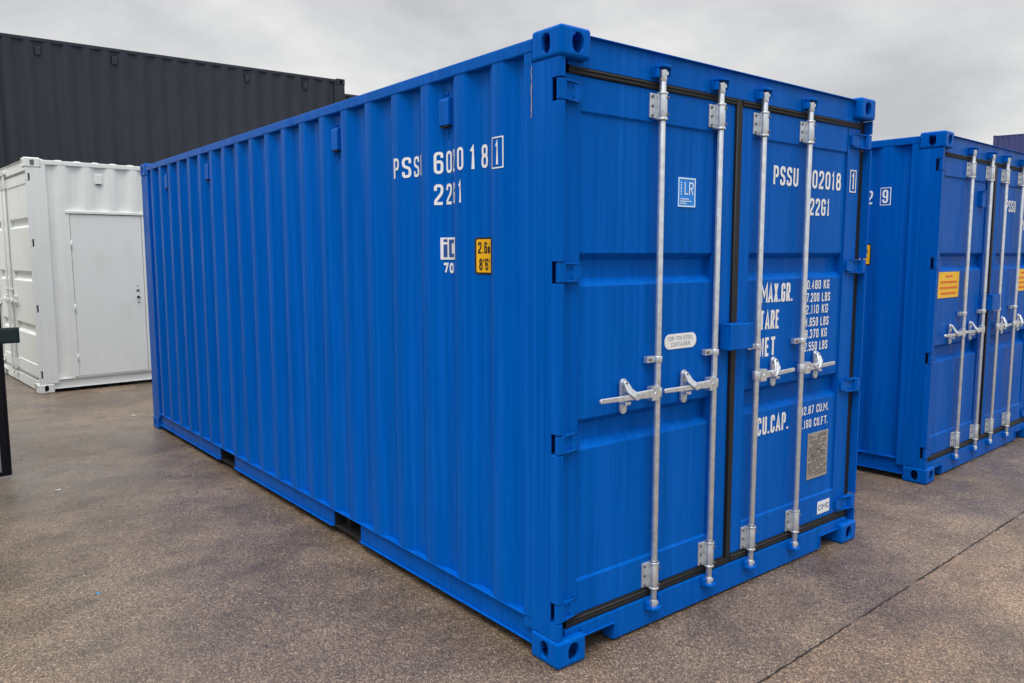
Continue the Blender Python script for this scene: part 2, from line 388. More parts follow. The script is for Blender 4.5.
# corner casting: bevelled block with three oval holes, built once by boolean and mirrored
_cast = {}
def casting_mesh(mat, mx, my, mz):
    key = (mat.name, mx, my, mz)
    if key in _cast: return _cast[key]
    if 'base' not in _cast:
        a = MB().box(0, .162, 0, .178, 0, .118).build('c', mat); 
        bv = a.modifiers.new('b', 'BEVEL'); bv.width = .015; bv.segments = 4
        cuts = [MB().box(.016, .148, .016, .164, .014, .104).build('k', mat)]
        def stad(w, h, n=9):
            p = []
            if h >= w:
                for i in range(n+1): t = math.pi*i/n; p.append((w/2*math.cos(t), (h-w)/2+w/2*math.sin(t)))
                for i in range(n+1): t = math.pi+math.pi*i/n; p.append((w/2*math.cos(t), -(h-w)/2+w/2*math.sin(t)))
            return p
        pe = [(.089+q[0], .060+q[1]) for q in stad(.051, .079)]     # side hole (in y,z)
        cuts.append(MB().prism(pe, 'x', -.02, .020).build('k', mat))
        pf = [(.089+q[0], .060+q[1]) for q in stad(.063, .079)]     # end hole (x,z)
        cuts.append(MB().prism(pf, 'y', -.02, .020).build('k', mat))
        pt = [(.089+q[0], .089+q[1]) for q in stad(.064, .120)]     # vertical hole (x,y)
        cuts.append(MB().prism(pt, 'z', -.02, .020).build('k', mat))
        for c in cuts:
            m = a.modifiers.new('k', 'BOOLEAN'); m.object = c; m.operation = 'DIFFERENCE'; m.solver = 'EXACT'
        dg = bpy.context.evaluated_depsgraph_get(); dg.update()
        _cast['base'] = bpy.data.meshes.new_from_object(a.evaluated_get(dg))
        for o in cuts+[a]: bpy.data.objects.remove(o)
    me = _cast['base'].copy(); me.name = 'corner_casting'
    sc = Matrix.Diagonal((-1 if mx else 1, -1 if my else 1, -1 if mz else 1, 1)); me.transform(sc)
    if (mx+my+mz) % 2: me.flip_normals()
    me.materials.clear(); me.materials.append(mat)
    _cast[key] = me; return me

def door_part(root, C, left):
    """one door leaf with everything that turns with it"""
    m, H, zt, zb = C['mat'], C['H'], C['zt'], C['zb']
    ST, PT, PB = C['steel'], C['ptop'], .332
    F0 = .050; y1 = .098
    x0, x1, a, b = C.get('leaves', ((.068, 1.174, .150, 1.035), (1.230, 2.368, 1.317, 2.232)))[0 if left else 1]
    mb = MB()
    mb.box(x0, a, F0, y1, zb, zt).box(b, x1, F0, y1, zb, zt)
    mb.box(a, b, F0, y1, PT, zt).box(a, b, F0, y1, zb, PB)
    prof = [(PT, F0), (PT-.007, F0+.008)]
    for (r0, r1) in C['recess']:        # r1 top, r0 bottom
        prof += [(r1, F0+.008), (r1-.030, F0+.050), (r0+.036, F0+.050), (r0, F0+.008)]
    prof += [(PB+.009, F0+.008), (PB, F0)]
    mb.sheet(prof, lambda p: (a-.004, p[1], p[0]), lambda p: (b+.004, p[1], p[0]))
    mb.sheet([(PT, .096), (PB, .096)], lambda p: (a, p[1], p[0]), lambda p: (b, p[1], p[0]))
    d = mb.build('door', m, root, bevel=.003)
    # rubber gaskets
    g = MB(); gx0, gx1 = (x0+.012, x1+.001) if left else (x0-.001, x1-.012)
    for z0, z1 in ((zt+.001, C['hz']-.003), (C['sz']+.004, zb-.001)):
        g.box(gx0, gx1, .044, .080, z0, z1)
        zc = (z0+z1)/2
        g.cyl((gx0, .044, zc+.006), (gx1, .044, zc+.006), .0055, n=8); g.cyl((gx0, .045, zc-.008), (gx1, .045, zc-.008), .0045, n=8)
    if left: g.box(x1+.001, x1+.027, .042, .08, C['sz']+.004, C['hz']-.003); g.cyl((x1+.007, .041, zb), (x1+.007, .041, zt), .005, n=8)
    else: g.box(x0-.027, x0-.001, .046, .08, C['sz']+.004, C['hz']-.003)
    g.build('gasket', C.get('seal', MAT['rubber']), d)
    # hinges
    s = 1 if left else -1; e0 = 0 if left else W_
    for z0, z1 in C['slots']:
        h = MB(); zc = (z0+z1)/2
        X = lambda t: e0+s*t
        xs = sorted((X(.016), X(.068)))
        BT = .148 if left else .186
        h.box(*sorted((X(.008), X(.044))), .014, .034, z0+.006, z1-.006)
        h.cyl((X(.036), .034, z0+.004), (X(.036), .034, z1-.004), .0165, n=14)
        h.prism([(X(.040), z0+.006), (X(.092), z0+.006), (X(BT), z0+.020), (X(BT), z1-.020), (X(.092), z1-.006), (X(.040), z1-.006)], 'y', .034, .047)
        for zz_ in (z0+.006, z1-.012):
            h.prism([(X(.050), .018), (X(.080), .022), (X(BT-.004), .036), (X(BT-.004), .0345), (X(.050), .0345)], 'z', zz_, zz_+.007)
        for zz_ in (zc-.018, zc+.018): h.cyl((X(.098), .034, zz_), (X(.098), .029, zz_), .006, n=8)
        h.build('hinge', m, d, bevel=.002)
    # lock rods, brackets, handles
    rods = C.get('rods', ((.611, 1.022), (1.372, 1.787)))[0 if left else 1]
    Y = .020
    for i, X0 in enumerate(rods):
        rz = MB(); rz.cyl((X0, Y, .115), (X0, Y, C['hz']+.012), .0148, n=18)
        for zc, sg in ((C['hz']+.034, 1), (.118, -1)):   # cams
            rz.cyl((X0, Y, zc-.034), (X0, Y, zc+.014), .0175, n=12)
            rz.prism([(X0-.018, Y+.012), (X0-.004, Y-.020), (X0+.018, Y-.016), (X0+.024, Y+.008), (X0+.008, Y+.022)], 'z', zc-.010, zc+.006)
            rz.cyl((X0, Y-.004, zc+.004*sg), (X0, Y-.004, zc+.016*sg), .011, n=10)
        rz.build('lock_rod', ST, d, bevel=.0015)
        # long end guides
        for zA, zB in ((zt-.132, zt-.014), (zb-.004, zb+.125)):
            q = MB(); q.cyl((X0, Y, zA), (X0, Y, zB), .0210, n=16)
            for zz_ in (zA, zB-.010): q.cyl((X0, Y, zz_), (X0, Y, zz_+.010), .0240, n=16)
            q.box(X0-.022, X0+.022, Y+.004, .0495, zA+.004, zB-.004)
            q.box(X0-.056, X0-.018, .040, .0495, zA+.010, zB-.004)
            q.box(X0+.018, X0+.034, .040, .0495, zA+.010, zB-.010)
            o = q.build('rod_guide', ST, d, bevel=.002)
            BM_ = MAT['bolt'] if ST is MAT['galv'] else ST
            for t in (.16, .5, .84):
                zc = zA+(zB-zA)*t; MB().cyl((X0-.042, .040, zc), (X0-.042, .0355, zc), .0065, n=8).build('bolt', BM_, d)
            for t in (.2, .8):
                zc = zA+(zB-zA)*t; MB().cyl((X0+.010, Y-.019, zc), (X0+.010, Y-.0265, zc), .005, n=8).build('bolt', BM_, d)
        zm = C['hand']+.158                       # small mid clamp
        q = MB(); q.cyl((X0, Y, zm-.014), (X0, Y, zm+.014), .0205, n=14)
        q.box(X0-.062, X0+.026, Y+.006, .0495, zm-.014, zm+.014)
        q.build('rod_clamp', ST, d, bevel=.002)
        k = MB(); k.cyl((X0-.044, Y+.006, zm), (X0-.044, Y, zm), .007, n=8)
        k.build('bolt', MAT['bolt'] if ST is MAT['galv'] else ST, d)
        # handle
        t = -1 if left else 1; zh = C['hand']+.010; TIP, CAT = (.364, .199) if left else (.352, .182)
        X = lambda v: X0+t*v
        hb = MB()
        hb.box(*sorted((X(.012), X(.058))), -.004, .030, zh-.032, zh+.030)
        hb.cyl((X0, Y, zh-.022), (X0, Y, zh+.020), .0215, n=14)
        hb.cyl((X(.036), -.004, zh), (X(.036), -.007, zh), .008, n=10)
        hb.build('handle_hub', ST, d, bevel=.004)
        hn = MB()
        hn.prism([(X(.052), zh+.020), (X(CAT-.02), zh+.016), (X(CAT+.01), zh+.008), (X(TIP-.008), zh+.008), (X(TIP), zh), (X(TIP-.003), zh-.013), (X(CAT+.01), zh-.016), (X(CAT-.02), zh-.016), (X(.052), zh-.018)], 'y', -.001, .012)
        hn.v = [(x_, y_+.022*abs(x_-X0)/TIP-.006, z_) for x_, y_, z_ in hn.v]
        hn.build('handle', ST, d, bevel=.004, seg=3)
        bk = MB()                                 # catch plate and the ledge the handle rests on
        cx_ = X(CAT)
        vs, fs = rrect(cx_-.020, cx_+.020, zh-.078, zh+.078, .0195)
        bk.prism(vs, 'y', .036, .0495)
        bk.prism([(cx_-.020, .037), (cx_+.024, .037), (cx_+.018, .010), (cx_-.014, .010)], 'z', zh-.036, zh-.022)
        bk.cyl((cx_, .036, zh-.056), (cx_, .031, zh-.056), .012, n=10)
        bk.build('handle_catch', ST, d, bevel=.003)
        hs = MB()                                 # hasp swinging over the handle
        X = lambda v: cx_-t*v
        hs.prism([(X(-.014), zh+.066), (X(.012), zh+.066), (X(.026), zh+.034), (X(.046), zh+.016), (X(.096), zh+.010), (X(.070), zh-.010), (X(.040), zh-.020), (X(.018), zh-.002), (X(-.012), zh+.022)], 'y', -.006, .001)
        hs.v = [(x_, y_+max(0, min(1, (z_-zh-.012)/.045))*.030, z_) for x_, y_, z_ in hs.v]
        hs.cyl((cx_, .036, zh+.056), (cx_, .021, zh+.056), .014, n=12)
        hs.build('hasp', ST, d, bevel=.003)
        k = MB(); k.cyl((cx_, .021, zh+.056), (cx_, .0185, zh+.056), .007, n=10); k.build('bolt', MAT['bolt'] if ST is MAT['galv'] else ST, d)
    return d

def build_container(name, label, cat, loc, rz, C, group):
    root = thing(name, label, cat, loc, rz, group)
    m, H = C['mat'], C['H']; far = C.get('far')
    zr = H-.076                              # underside of the top rails
    # corner castings
    for mx in (0, 1):
        for my in (0, 1):
            for mz in (0, 1):
                o = link_mesh('corner_casting', casting_mesh(m, mx, my, mz), root)
                o.location = (W_*mx, L_*my, H*mz)
    # posts
    for mx in (0, 1):
        for my in (0, 1):
            X = (lambda v: W_-v) if mx else (lambda v: v)
            Yf = (lambda v: L_-v) if my else (lambda v: v)
            p = MB()
            def bx(x0, x1, y0, y1, z0, z1):
                xs = sorted((X(x0), X(x1))); ys = sorted((Yf(y0), Yf(y1))); p.box(*xs, *ys, z0, z1)
            if my == 0 and not far:
                LP = .016 if mx else .034
                bx(.0545, .078, .112, .228, .119, H-.119)
                zs = [.119]+[z for s_ in sorted(C['slots']) for z in s_]+[H-.119]
                for i in range(len(zs)-1):
                    if i % 2 == 0:
                        bx(.006, .054, .062, .228, zs[i], zs[i+1]); bx(.006, LP, .012, .0615, zs[i], zs[i+1])
                    else: bx(.006, .054, .100, .228, zs[i], zs[i+1]); bx(.006, .011, .058, .0995, zs[i], zs[i+1])
                bx(.0045, .0059, .098, .168, .124, H-.124)
            else: bx(.006, .150, .008, .228, .119, H-.119)
            bx(.006, .060, .1795, .228, H-.1185, H-.0765)
            po = p.build('corner_post', m, root, bevel=.006, seg=3)
            if my == 0 and not far:
                k = MB(); k.box(*sorted((X(LP+.001), X(.066))), .0565, .0605, .122, H-.122); k.build('post_seal', MAT['rubber'], po)
    # side rails
    for mx in (0, 1):
        X = (lambda v: W_-v) if mx else (lambda v: v)
        def xs(a, b): return sorted((X(a), X(b)))
        t = MB(); t.box(*xs(.005, .065), .1795, L_-.1795, zr, H-.022); t.build('top_rail', m, root, bevel=.006)
        b = MB(); z0, z1 = .046, .166
        segs = [.1795]+sum([list(q) for q in C['pockets']], [])+[L_-.1795]
        for i in range(0, len(segs), 2):
            b.box(*xs(.028, .034), segs[i], segs[i+1], z0+.006, z1-.006)
            b.box(*xs(.012, .034), segs[i], segs[i+1], z0, z0+.005)
        b.box(*xs(.006, .080), .1795, L_-.1795, z1-.006, z1)
        for q in C['pockets']:               # tunnel of a fork pocket
            for yy in q: b.box(*xs(.028, .035), yy-.004, yy+.004, z0, z1-.008)
        br = b.build('bottom_rail', m, root, bevel=.0015)
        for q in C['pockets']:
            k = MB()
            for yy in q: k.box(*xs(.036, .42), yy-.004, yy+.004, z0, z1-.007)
            k.box(*xs(.030, .42), q[0]+.0045, q[1]-.0045, z0, z0+.004); k.box(*xs(.42, .424), q[0], q[1], z0, z1-.007)  # added back plate keeps the through tunnel dark
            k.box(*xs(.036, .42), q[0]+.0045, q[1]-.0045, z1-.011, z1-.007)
            k.build('fork_pocket', MAT['dark'], br)  # black undercoat that also puts the tunnel's shade into the colour
    # side walls
    for mx in (0, 1):
        X = (lambda v: W_-v) if mx else (lambda v: v)
        pr = PROF if not C.get('pers') or not mx else PROF
        s_ = MB()
        if mx and C.get('pers'):
            d0, d1, dz0, dz1 = C['pers']
            s_.sheet([p for p in PROF if p[0] <= d0]+[(d0, prof_x(d0))], lambda p: (X(p[1]), p[0], .166), lambda p: (X(p[1]), p[0], zr+.004), True)
            s_.sheet([(d0, prof_x(d0))]+[p for p in PROF if d0 < p[0] < d1]+[(d1, prof_x(d1))], lambda p: (X(p[1]), p[0], dz1), lambda p: (X(p[1]), p[0], zr+.004), True)
            s_.sheet([(d1, prof_x(d1))]+[p for p in PROF if p[0] >= d1], lambda p: (X(p[1]), p[0], .166), lambda p: (X(p[1]), p[0], zr+.004), True)
        else: s_.sheet(PROF, lambda p: (X(p[1]), p[0], .164), lambda p: (X(p[1]), p[0], zr+.004), True)
        wall = s_.build('side_wall', m, root)
        if not mx: left_wall = wall
        else: right_wall = wall
        for kk in (1, 5, 13, 17):
            yc = .442+.27847*kk+.103; v = MB()
            if mx and C.get('pers') and False: pass
            z0, z1 = H-.292, H-.152
            v.prism([(X(.0425), z0+.012), (X(.0425), z1), (X(.022), z1-.004), (X(.017), z1-.016), (X(.017), z0+.014)], 'y', yc-.040, yc+.040)
            v.cyl((X(.043), yc, z1+.018), (X(.036), yc, z1+.018), .009, n=10)
            v.cyl((X(.043), yc+.022, z1+.018), (X(.037), yc+.022, z1+.018), .006, n=8)
            v.cyl((X(.043), yc, z0-.016), (X(.036), yc, z0-.016), .009, n=10)
            v.cyl((X(.043), yc, z0-.036), (X(.038), yc, z0-.036), .007, n=8)
            vo = v.build('vent', m, wall, bevel=.003)
            v = MB(); xs_ = sorted((X(.020), X(.040))); v.box(*xs_, yc-.034, yc+.034, z0+.006, z0+.0118)
            v.build('vent_opening', MAT['dark'], wall)
    # roof, floor, blind end
    RB = C.get('roof', .020); rf = MB(); pr = []
    y = .10
    while y < L_-.2:
        pr += [(y, H-.030), (y+.045, H-RB), (y+.095, H-RB), (y+.140, H-.030)]; y += .209
    pr = [(.06, H-.030)]+pr+[(L_-.06, H-.030)]
    RX = C.get('roofx', .066)
    rf.sheet(pr, lambda p: (RX, p[0], p[1]), lambda p: (W_-RX, p[0], p[1]))
    for rx_ in (RX, W_-RX): rf.sheet(pr, lambda p: (rx_, p[0], p[1]), lambda p: (rx_, p[0], H-.034))
    rf.build('roof', m, root)
    MB().box(.082, W_-.082, .11, L_-.06, .168, .19).build('floor', MAT['dark'], root)
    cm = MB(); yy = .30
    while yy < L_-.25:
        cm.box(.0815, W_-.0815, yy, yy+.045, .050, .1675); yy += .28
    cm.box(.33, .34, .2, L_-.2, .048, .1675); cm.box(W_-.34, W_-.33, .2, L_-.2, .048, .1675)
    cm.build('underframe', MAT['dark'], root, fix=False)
    def blind(y0, sg, x0=.151, x1=W_-.151):
        pts = []; x = x0
        while x+.29 < x1: pts += [(x, y0+sg*.043), (x+.07, y0+sg*.012), (x+.18, y0+sg*.012), (x+.25, y0+sg*.043)]; x += .32
        pts += [(x1, y0+sg*.043)]
        e_ = MB().sheet(pts, lambda p: (p[0], p[1], .118), lambda p: (p[0], p[1], H-.08))
        e_.build('end_wall', m, root)
        q = MB(); a, b = sorted((y0+sg*.006, y0+sg*.07)); q.box(.1635, W_-.1635, a, b, H-.10, H-.014); q.build('end_header', m, root, bevel=.004)
        q = MB(); q.box(.1635, W_-.1635, a, b, .012, .125); q.build('end_sill', m, root, bevel=.004)
    blind(L_, -1)
    if far: blind(0, 1); return root, None, None, left_wall, right_wall
    # header and sill
    hz, sz = C['hz'], C['sz']
    q = MB()
    q.box(.1635, W_-.1635, .046, .11, hz, H-.014)
    q.box(.079, .1635, .046, .11, hz, H-.119); q.box(W_-.1635, W_-.079, .046, .11, hz, H-.119)
    q.box(.1635, W_-.1635, .030, .046, H-.019, H-.013)
    hd = q.build('door_header', m, root, bevel=.003)
    q = MB(); c0, c1, cz = .166, .360, .088
    q.prism([(.1635, .119), (.068, .119), (.068, sz), (W_-.068, sz), (W_-.068, .119), (W_-.1635, .119), (W_-.1635, cz), (W_-c1, cz), (W_-c1, .012), (c1, .012), (c1, cz), (.1635, cz)], 'y', .034, .10)
    for a_, b_ in ((.1635, c1+.006), (W_-c1-.006, W_-.1635)): q.box(a_, b_, .026, .0335, cz, cz+.007)
    for xx in (c1, W_-c1-.006): q.box(xx, xx+.006, .026, .0335, .020, cz-.0005)
    sl = q.build('door_sill', m, root, bevel=.002)
    q = MB(); q.box(.10, W_-.10, .101, .12, .03, sz-.01); q.build('sill_back', MAT['dark'], root)
    # cam keepers
    for X0 in sum(C.get('rods', ((.611, 1.022), (1.372, 1.787))), ()):
        for zc, par, fy in ((hz+.036, hd, .0455), (.118, sl, .0335)):
            k = MB()
            for sx in (-1, 1):
                k.prism([(X0+sx*.030, fy-.004), (X0+sx*.048, fy-.004), (X0+sx*.046, .016), (X0+sx*.037, .006), (X0+sx*.029, .016)], 'z', zc-.018+.006*sx, zc+.018+.006*sx)
            k.box(X0-.046, X0+.046, fy-.0045, fy, zc-.026, zc+.028)
            sg = 1 if par is hd else -1; za, zb_2 = sorted((zc+.018*sg, zc+.029*sg))
            k.prism([(X0-.036, fy-.004), (X0-.030, -.002), (X0-.010, -.010), (X0+.020, -.008), (X0+.036, .004), (X0+.040, fy-.004)], 'z', za, zb_2)
            k.build('cam_keeper', m, par, bevel=.004)
    dl = door_part(root, C, True); dr = door_part(root, C, False)
    # lock box over the gap between the leaves
    if C.get('lockbox'):
        z0, z1 = C['lockbox']
        k = MB(); k.box(1.118, 1.170, .0, .0495, z0+.012, z1-.016); k.build('lock_box', m, dl, bevel=.004)
        k = MB(); k.box(1.090, 1.276, -.022, -.001, z0, z1); k.box(1.090, 1.098, -.001, .042, z0, z1); k.box(1.232, 1.270, -.001, .0495, z0+.01, z1-.01); k.box(1.098, 1.276, -.001, .040, z1-.007, z1); k.build('lock_box', m, dr, bevel=.005)
    return root, dl, dr, left_wall, right_wall

# ------------------------------------------------------------------ the setting: yard and its joint
g = MB()
g.add([(-250, -250, 0), (250, -250, 0), (250, 250, 0), (-250, 250, 0)], [(0, 1, 2, 3)])
go = g.build('ground', MAT['ground']); go['kind'] = 'structure'
jm = simple('joint_dirt', (.022, .017, .013), .7, 0, .5, 25)
j = MB(); x = -6.0; rj = random.Random(3)
yj = lambda x: -.575+(x-.574)*.0355
while x < 16:
    ln = rj.uniform(.5, 1.3); n = 22
    top = []; bot = []
    for i in range(n+1):
        xx = x+ln*i/n; wv = .0036*rj.uniform(.35, 1.6)*(0.35 if i in (0, n) else 1)
        off = rj.uniform(-.003, .003); top.append((xx, yj(xx)+off+wv, .004)); bot.append((xx, yj(xx)+off-wv, .004))
    j.add(top+bot, [(i, i+1, n+2+i, n+1+i) for i in range(n)])
    x += ln+rj.choice((.0, .015, .03, .06))
jo = j.build('ground_joint', jm); jo['kind'] = 'structure'
# loose grit: tiny angular chips strewn over the tarmac
gr = MB(); rg = random.Random(11)
for i in range(420):
    if i % 3: gx, gy = rg.uniform(-1.6, 4.5), rg.uniform(-1.6, 1.0)
    else: gx, gy = rg.uniform(-2.0, .5), rg.uniform(-1.0, 8.0)
    if -.05 < gx < 2.5 and gy > -.05: gx -= 2.6
    a = rg.uniform(.0015, .0042)*(1.8 if rg.random() < .08 else 1); t = rg.uniform(0, 6.28)
    P_ = [(gx+a*rg.uniform(.7, 1.3)*math.cos(t+k*1.2566), gy+a*rg.uniform(.7, 1.3)*math.sin(t+k*1.2566)) for k in range(5)]
    gr.add([(x_, y_, .0005) for x_, y_ in P_]+[(gx+(x_-gx)*.6, gy+(y_-gy)*.6, a*.9) for x_, y_ in P_], [(5, 6, 7, 8, 9)]+[(k, (k+1) % 5, 5+(k+1) % 5, 5+k) for k in range(5)])
go2 = gr.build('grit', simple('grit_stone', (.34, .30, .25), .6, 0, .5, 9)); go2['kind'] = 'stuff'; go2['label'] = 'tiny loose stone chips strewn over the wet tarmac'; go2['category'] = 'grit'

# ------------------------------------------------------------------ main blue container
H20 = 2.591
CA = dict(mat=MAT['blue'], steel=MAT['galv'], H=H20, zt=2.424, zb=.188, hz=2.456, sz=.142, ptop=2.286,
          recess=[(1.587, 1.722), (.899, 1.030)], slots=[(2.308, 2.398), (1.602, 1.690), (.905, .993), (.190, .280)],
          pockets=[(1.745, 2.095), (3.815, 4.150)], hand=1.094, lockbox=(1.256, 1.382))
G1 = 'shipping containers standing in the yard'
A, Adl, Adr, Alw, _ = build_container('shipping_container', 'large blue shipping container in the middle with sheer blue doors and a white oval sticker', 'container', (0, 0, 0), 0, CA, G1)

def side_marks(wall, digits, check, sh=0.):
    # reading left to right = falling y
    def row(chars, y0, pitch, cw, z, h, t=.0138):
        P = []
        for i, ch in enumerate(chars):
            wd = cw*(.60 if ch == '1' else 1)
            vs, fs = glyph(ch, 0, z, wd, h, t); o_ = y0-i*pitch-(cw-wd)/2
            P.append(([(o_-v[0], v[1], v[2]) for v in vs], fs))
        return merge(*P)
    for a in (row('PSSU', 1.260, .0680, .048, 2.100, .101), row(digits, .908, .0690, .047, 2.097, .102), row('22G1', .908, .0680, .046, 1.952, .097)):
        side_decal('lettering', a[0], a[1], MAT['white_ink'], wall, .002)
    t = .0055
    vs, fs = merge(rect(.446, .366, 2.082, 2.082+t), rect(.446, .366, 2.214-t, 2.214), rect(.446, .446-t, 2.082+t, 2.214-t), rect(.366+t, .366, 2.082+t, 2.214-t), row(check, .428, .07, .042, 2.098, .100))
    side_decal('check_digit', vs, fs, MAT['white_ink'], wall, .002)
    # ic mark over the number 70
    vs, fs = rect(.880, .738, 1.694, 1.798); icb = side_decal('code_plate', vs, fs, MAT['white_ink'], wall, .002)
    I = [rect(.864, .836, 1.706, 1.766), rect(.864, .836, 1.778, 1.790)]
    for a in ((.822, .762, 1.706, 1.722), (.822, .762, 1.772, 1.788), (.822, .800, 1.722, 1.772)): I.append(rect(*a))
    vs, fs = merge(*I); side_decal('code_letters', vs, fs, MAT['navy_ink'], icb, .0035)
    vs, fs = row('70', .868, .048, .038, 1.630, .049, .012); side_decal('lettering', vs, fs, MAT['white_ink'], wall, .002)
    # yellow height sticker
    vs, fs = rrect(.462+sh, .604+sh, 1.629, 1.794, .012); hs = side_decal('height_sticker', vs, fs, MAT['black_ink'], wall, .002)
    vs, fs = rrect(.470+sh, .594+sh, 1.638, 1.785, .008); side_decal('sticker_field', vs, fs, MAT['yellow'], hs, .0035)
    a = text2d('2.6m', 0, .098, 1.722, .052, weight=.15); b = text2d("8'6" + '"', 0, .084, 1.648, .052, weight=.15)
    vs, fs = merge(([(.586+sh-v[0], v[1], v[2]) for v in a[0]], a[1]), ([(.580+sh-v[0], v[1], v[2]) for v in b[0]], b[1]))
    side_decal('sticker_text', vs, fs, MAT['black_ink'], hs, .0048)
side_marks(Alw, '602018', '1')

YP = .0555        # decals on the recessed door sheet (sheet at .058)
def number_marks(dr, digits, check, dx=1.822):
    wk = MAT['white_ink']
    door_row(dr, YP, wk, 'PSSU', 1.520, 1.750, 2.070, .098)
    door_row(dr, YP, wk, digits, dx, 2.184, 2.070, .098)
    door_row(dr, YP, wk, '22G1', 1.872, 2.074, 1.926, .092)
    q = MB(); door_text(q, YP-.009, check, 2.286, 2.320, 2.084, .092)
    frame2(q, YP-.009, 2.268, 2.336, 2.066, 2.192, .006)
    q.build('check_digit', wk, dr, fix=False)
number_marks(Adr, '602018', '1')
for s_, x0, x1, z in (('MAX.GR.', 1.446, 1.734, 1.466), ('TARE', 1.440, 1.620, 1.327), ('NET', 1.444, 1.590, 1.186)):
    door_row(Adr, YP, MAT['white_ink'], s_, x0, x1, z, .100, weight=.165, gap=.24)
for i, (s_, x1) in enumerate((('30.480 KG', 2.106), ('67.200 LBS', 2.120), ('2.110 KG', 2.102), ('4.650 LBS', 2.114), ('28.370 KG', 2.100), ('62.550 LBS', 2.112))):
    z = (1.524, 1.454, 1.388, 1.318, 1.252, 1.182)[i]; x0 = 1.842+(.030 if s_[1] == '.' else 0)
    door_row(Adr, YP, MAT['white_ink'], s_, x0, x1, z, .050)
for s_, x0, x1, z, h in (('CU.CAP.', 1.446, 1.738, .768, .098), ('32.87 CU.M.', 1.862, 2.152, .822, .048), ('1.160 CU.FT.', 1.862, 2.152, .744, .048)):
    door_row(Adr, YP, MAT['white_ink'], s_, x0, x1, z, h)
def lr_sticker(dl, x0=.768, z0=1.930):
    q = MB(); q.box(x0, x0+.128, YP+.0006, YP+.002, z0, z0+.136); st = q.build('inspection_sticker', MAT['sky_vinyl'], dl)
    q = MB(); y = YP-.0012
    frame2(q, y, x0+.003, x0+.125, z0+.003, z0+.133, .0055)
    door_text(q, y, 'L', x0+.046, x0+.074, z0+.058, .056, weight=.11); door_text(q, y, 'R', x0+.078, x0+.110, z0+.058, .056, weight=.11)
    for k in range(3): box2(q, y, x0+.018, x0+.018+(.060, .080, .044)[k], z0+.036-.010*k, z0+.040-.010*k)
    for k in range(6): box2(q, y, x0+.020, x0+.026, z0+.058+.010*k, z0+.064+.010*k)
    q.build('sticker_text', MAT['pale_ink'], st, fix=False)
lr_sticker(Adl)
vs, fs = rrect(.698, .926, 1.282, 1.352, .034, 8)
st = MB().prism(vs, 'y', YP, YP+.002).build('oval_sticker', MAT['white_ink'], Adl)
q = MB(); door_text(q, YP-.0006, 'COR-TEN STEEL', .722, .902, 1.322, .018, weight=.14); door_text(q, YP-.0006, 'CONTAINER', .744, .880, 1.294, .018, weight=.14)
q.build('sticker_text', MAT['grey_ink'], st, fix=False)
# approval plate and maker's label
st = MB().box(1.946, 2.160, YP-.002, YP+.002, .440, .708).build('approval_plate', MAT['plate'], Adr, bevel=.001)
q = MB(); rp = random.Random(5)
for k in range(21):
    z = .692-.0116*k; x = 1.956
    while x < 2.140:
        ln = rp.uniform(.008, .034)
        if x+ln > 2.150: break
        if rp.random() < .78: box2(q, YP-.0036, x, x+ln, z, z+.0048)
        x += ln+.006
for x_, z_ in ((2.045, .60), (2.085, .585), (1.985, .57)): box2(q, YP-.0046, x_, x_+.026, z_, z_+.012)
q.build('plate_text', simple('etched_print', (.12, .10, .08), .6, 0, .3, 60), st, fix=False)
st = MB().box(2.066, 2.196, .0475, .0494, .216, .290).build('maker_label', MAT['white_ink'], Adr)
q = MB(); door_text(q, .0468, 'CIMC', 2.076, 2.188, .238, .032, weight=.15); q.build('label_text', MAT['navy_ink'], st, fix=False)
# sealant smear on the near post
q = MB(); rs = random.Random(2); n = 14; tp = []; bt = []
for i in range(n+1):
    z = 2.262+.198*i/n; wv = .0028*rs.uniform(.4, 1.2); o_ = rs.uniform(-.002, .002)
    tp.append((.0038, .1785+o_+wv, z)); bt.append((.0038, .1785+o_-wv, z))
q.add(tp+bt, [(i, i+1, n+2+i, n+1+i) for i in range(n)]); q.build('sealant_smear', MAT['sealant'], A, fix=False)

# ------------------------------------------------------------------ blue container on the right
CB = dict(CA); CB['mat'] = MAT['blue2']
B, Bdl, Bdr, Blw, _ = build_container('shipping_container', 'blue shipping container at the right edge with square amber stickers on its doors', 'container', (3.9024, .2261, 0), .0382, CB, G1)
side_marks(Blw, '601942', '9', .050)
number_marks(Bdr, '601942', '9', 1.86)
q = MB(); q.box(.880, .960, .030, .0575, 2.085, 2.205); q.box(.876, .964, .022, .0575, 2.2055, 2.211); q.build('document_holder', CB['mat'], Bdl, bevel=.003)
for par, x0 in ((Bdl, .165), (Bdr, 1.87)):  # square stickers
    st = MB().box(x0, x0+.400, YP-.0004, YP+.002, 1.385, 1.580).build('warning_sticker', MAT['amber'], par)
    q = MB()
    for k, (a, b) in enumerate(((.13, .26), (.04, .36), (.03, .37), (.06, .34))):
        x = x0+a
        while x < x0+b:
            ln = rp.uniform(.010, .030); box2(q, YP-.0024, x, min(x+ln, x0+b), 1.540-.043*k, 1.555-.043*k); x += ln+.006
    q.build('sticker_text', MAT['orange_ink'], st, fix=False)

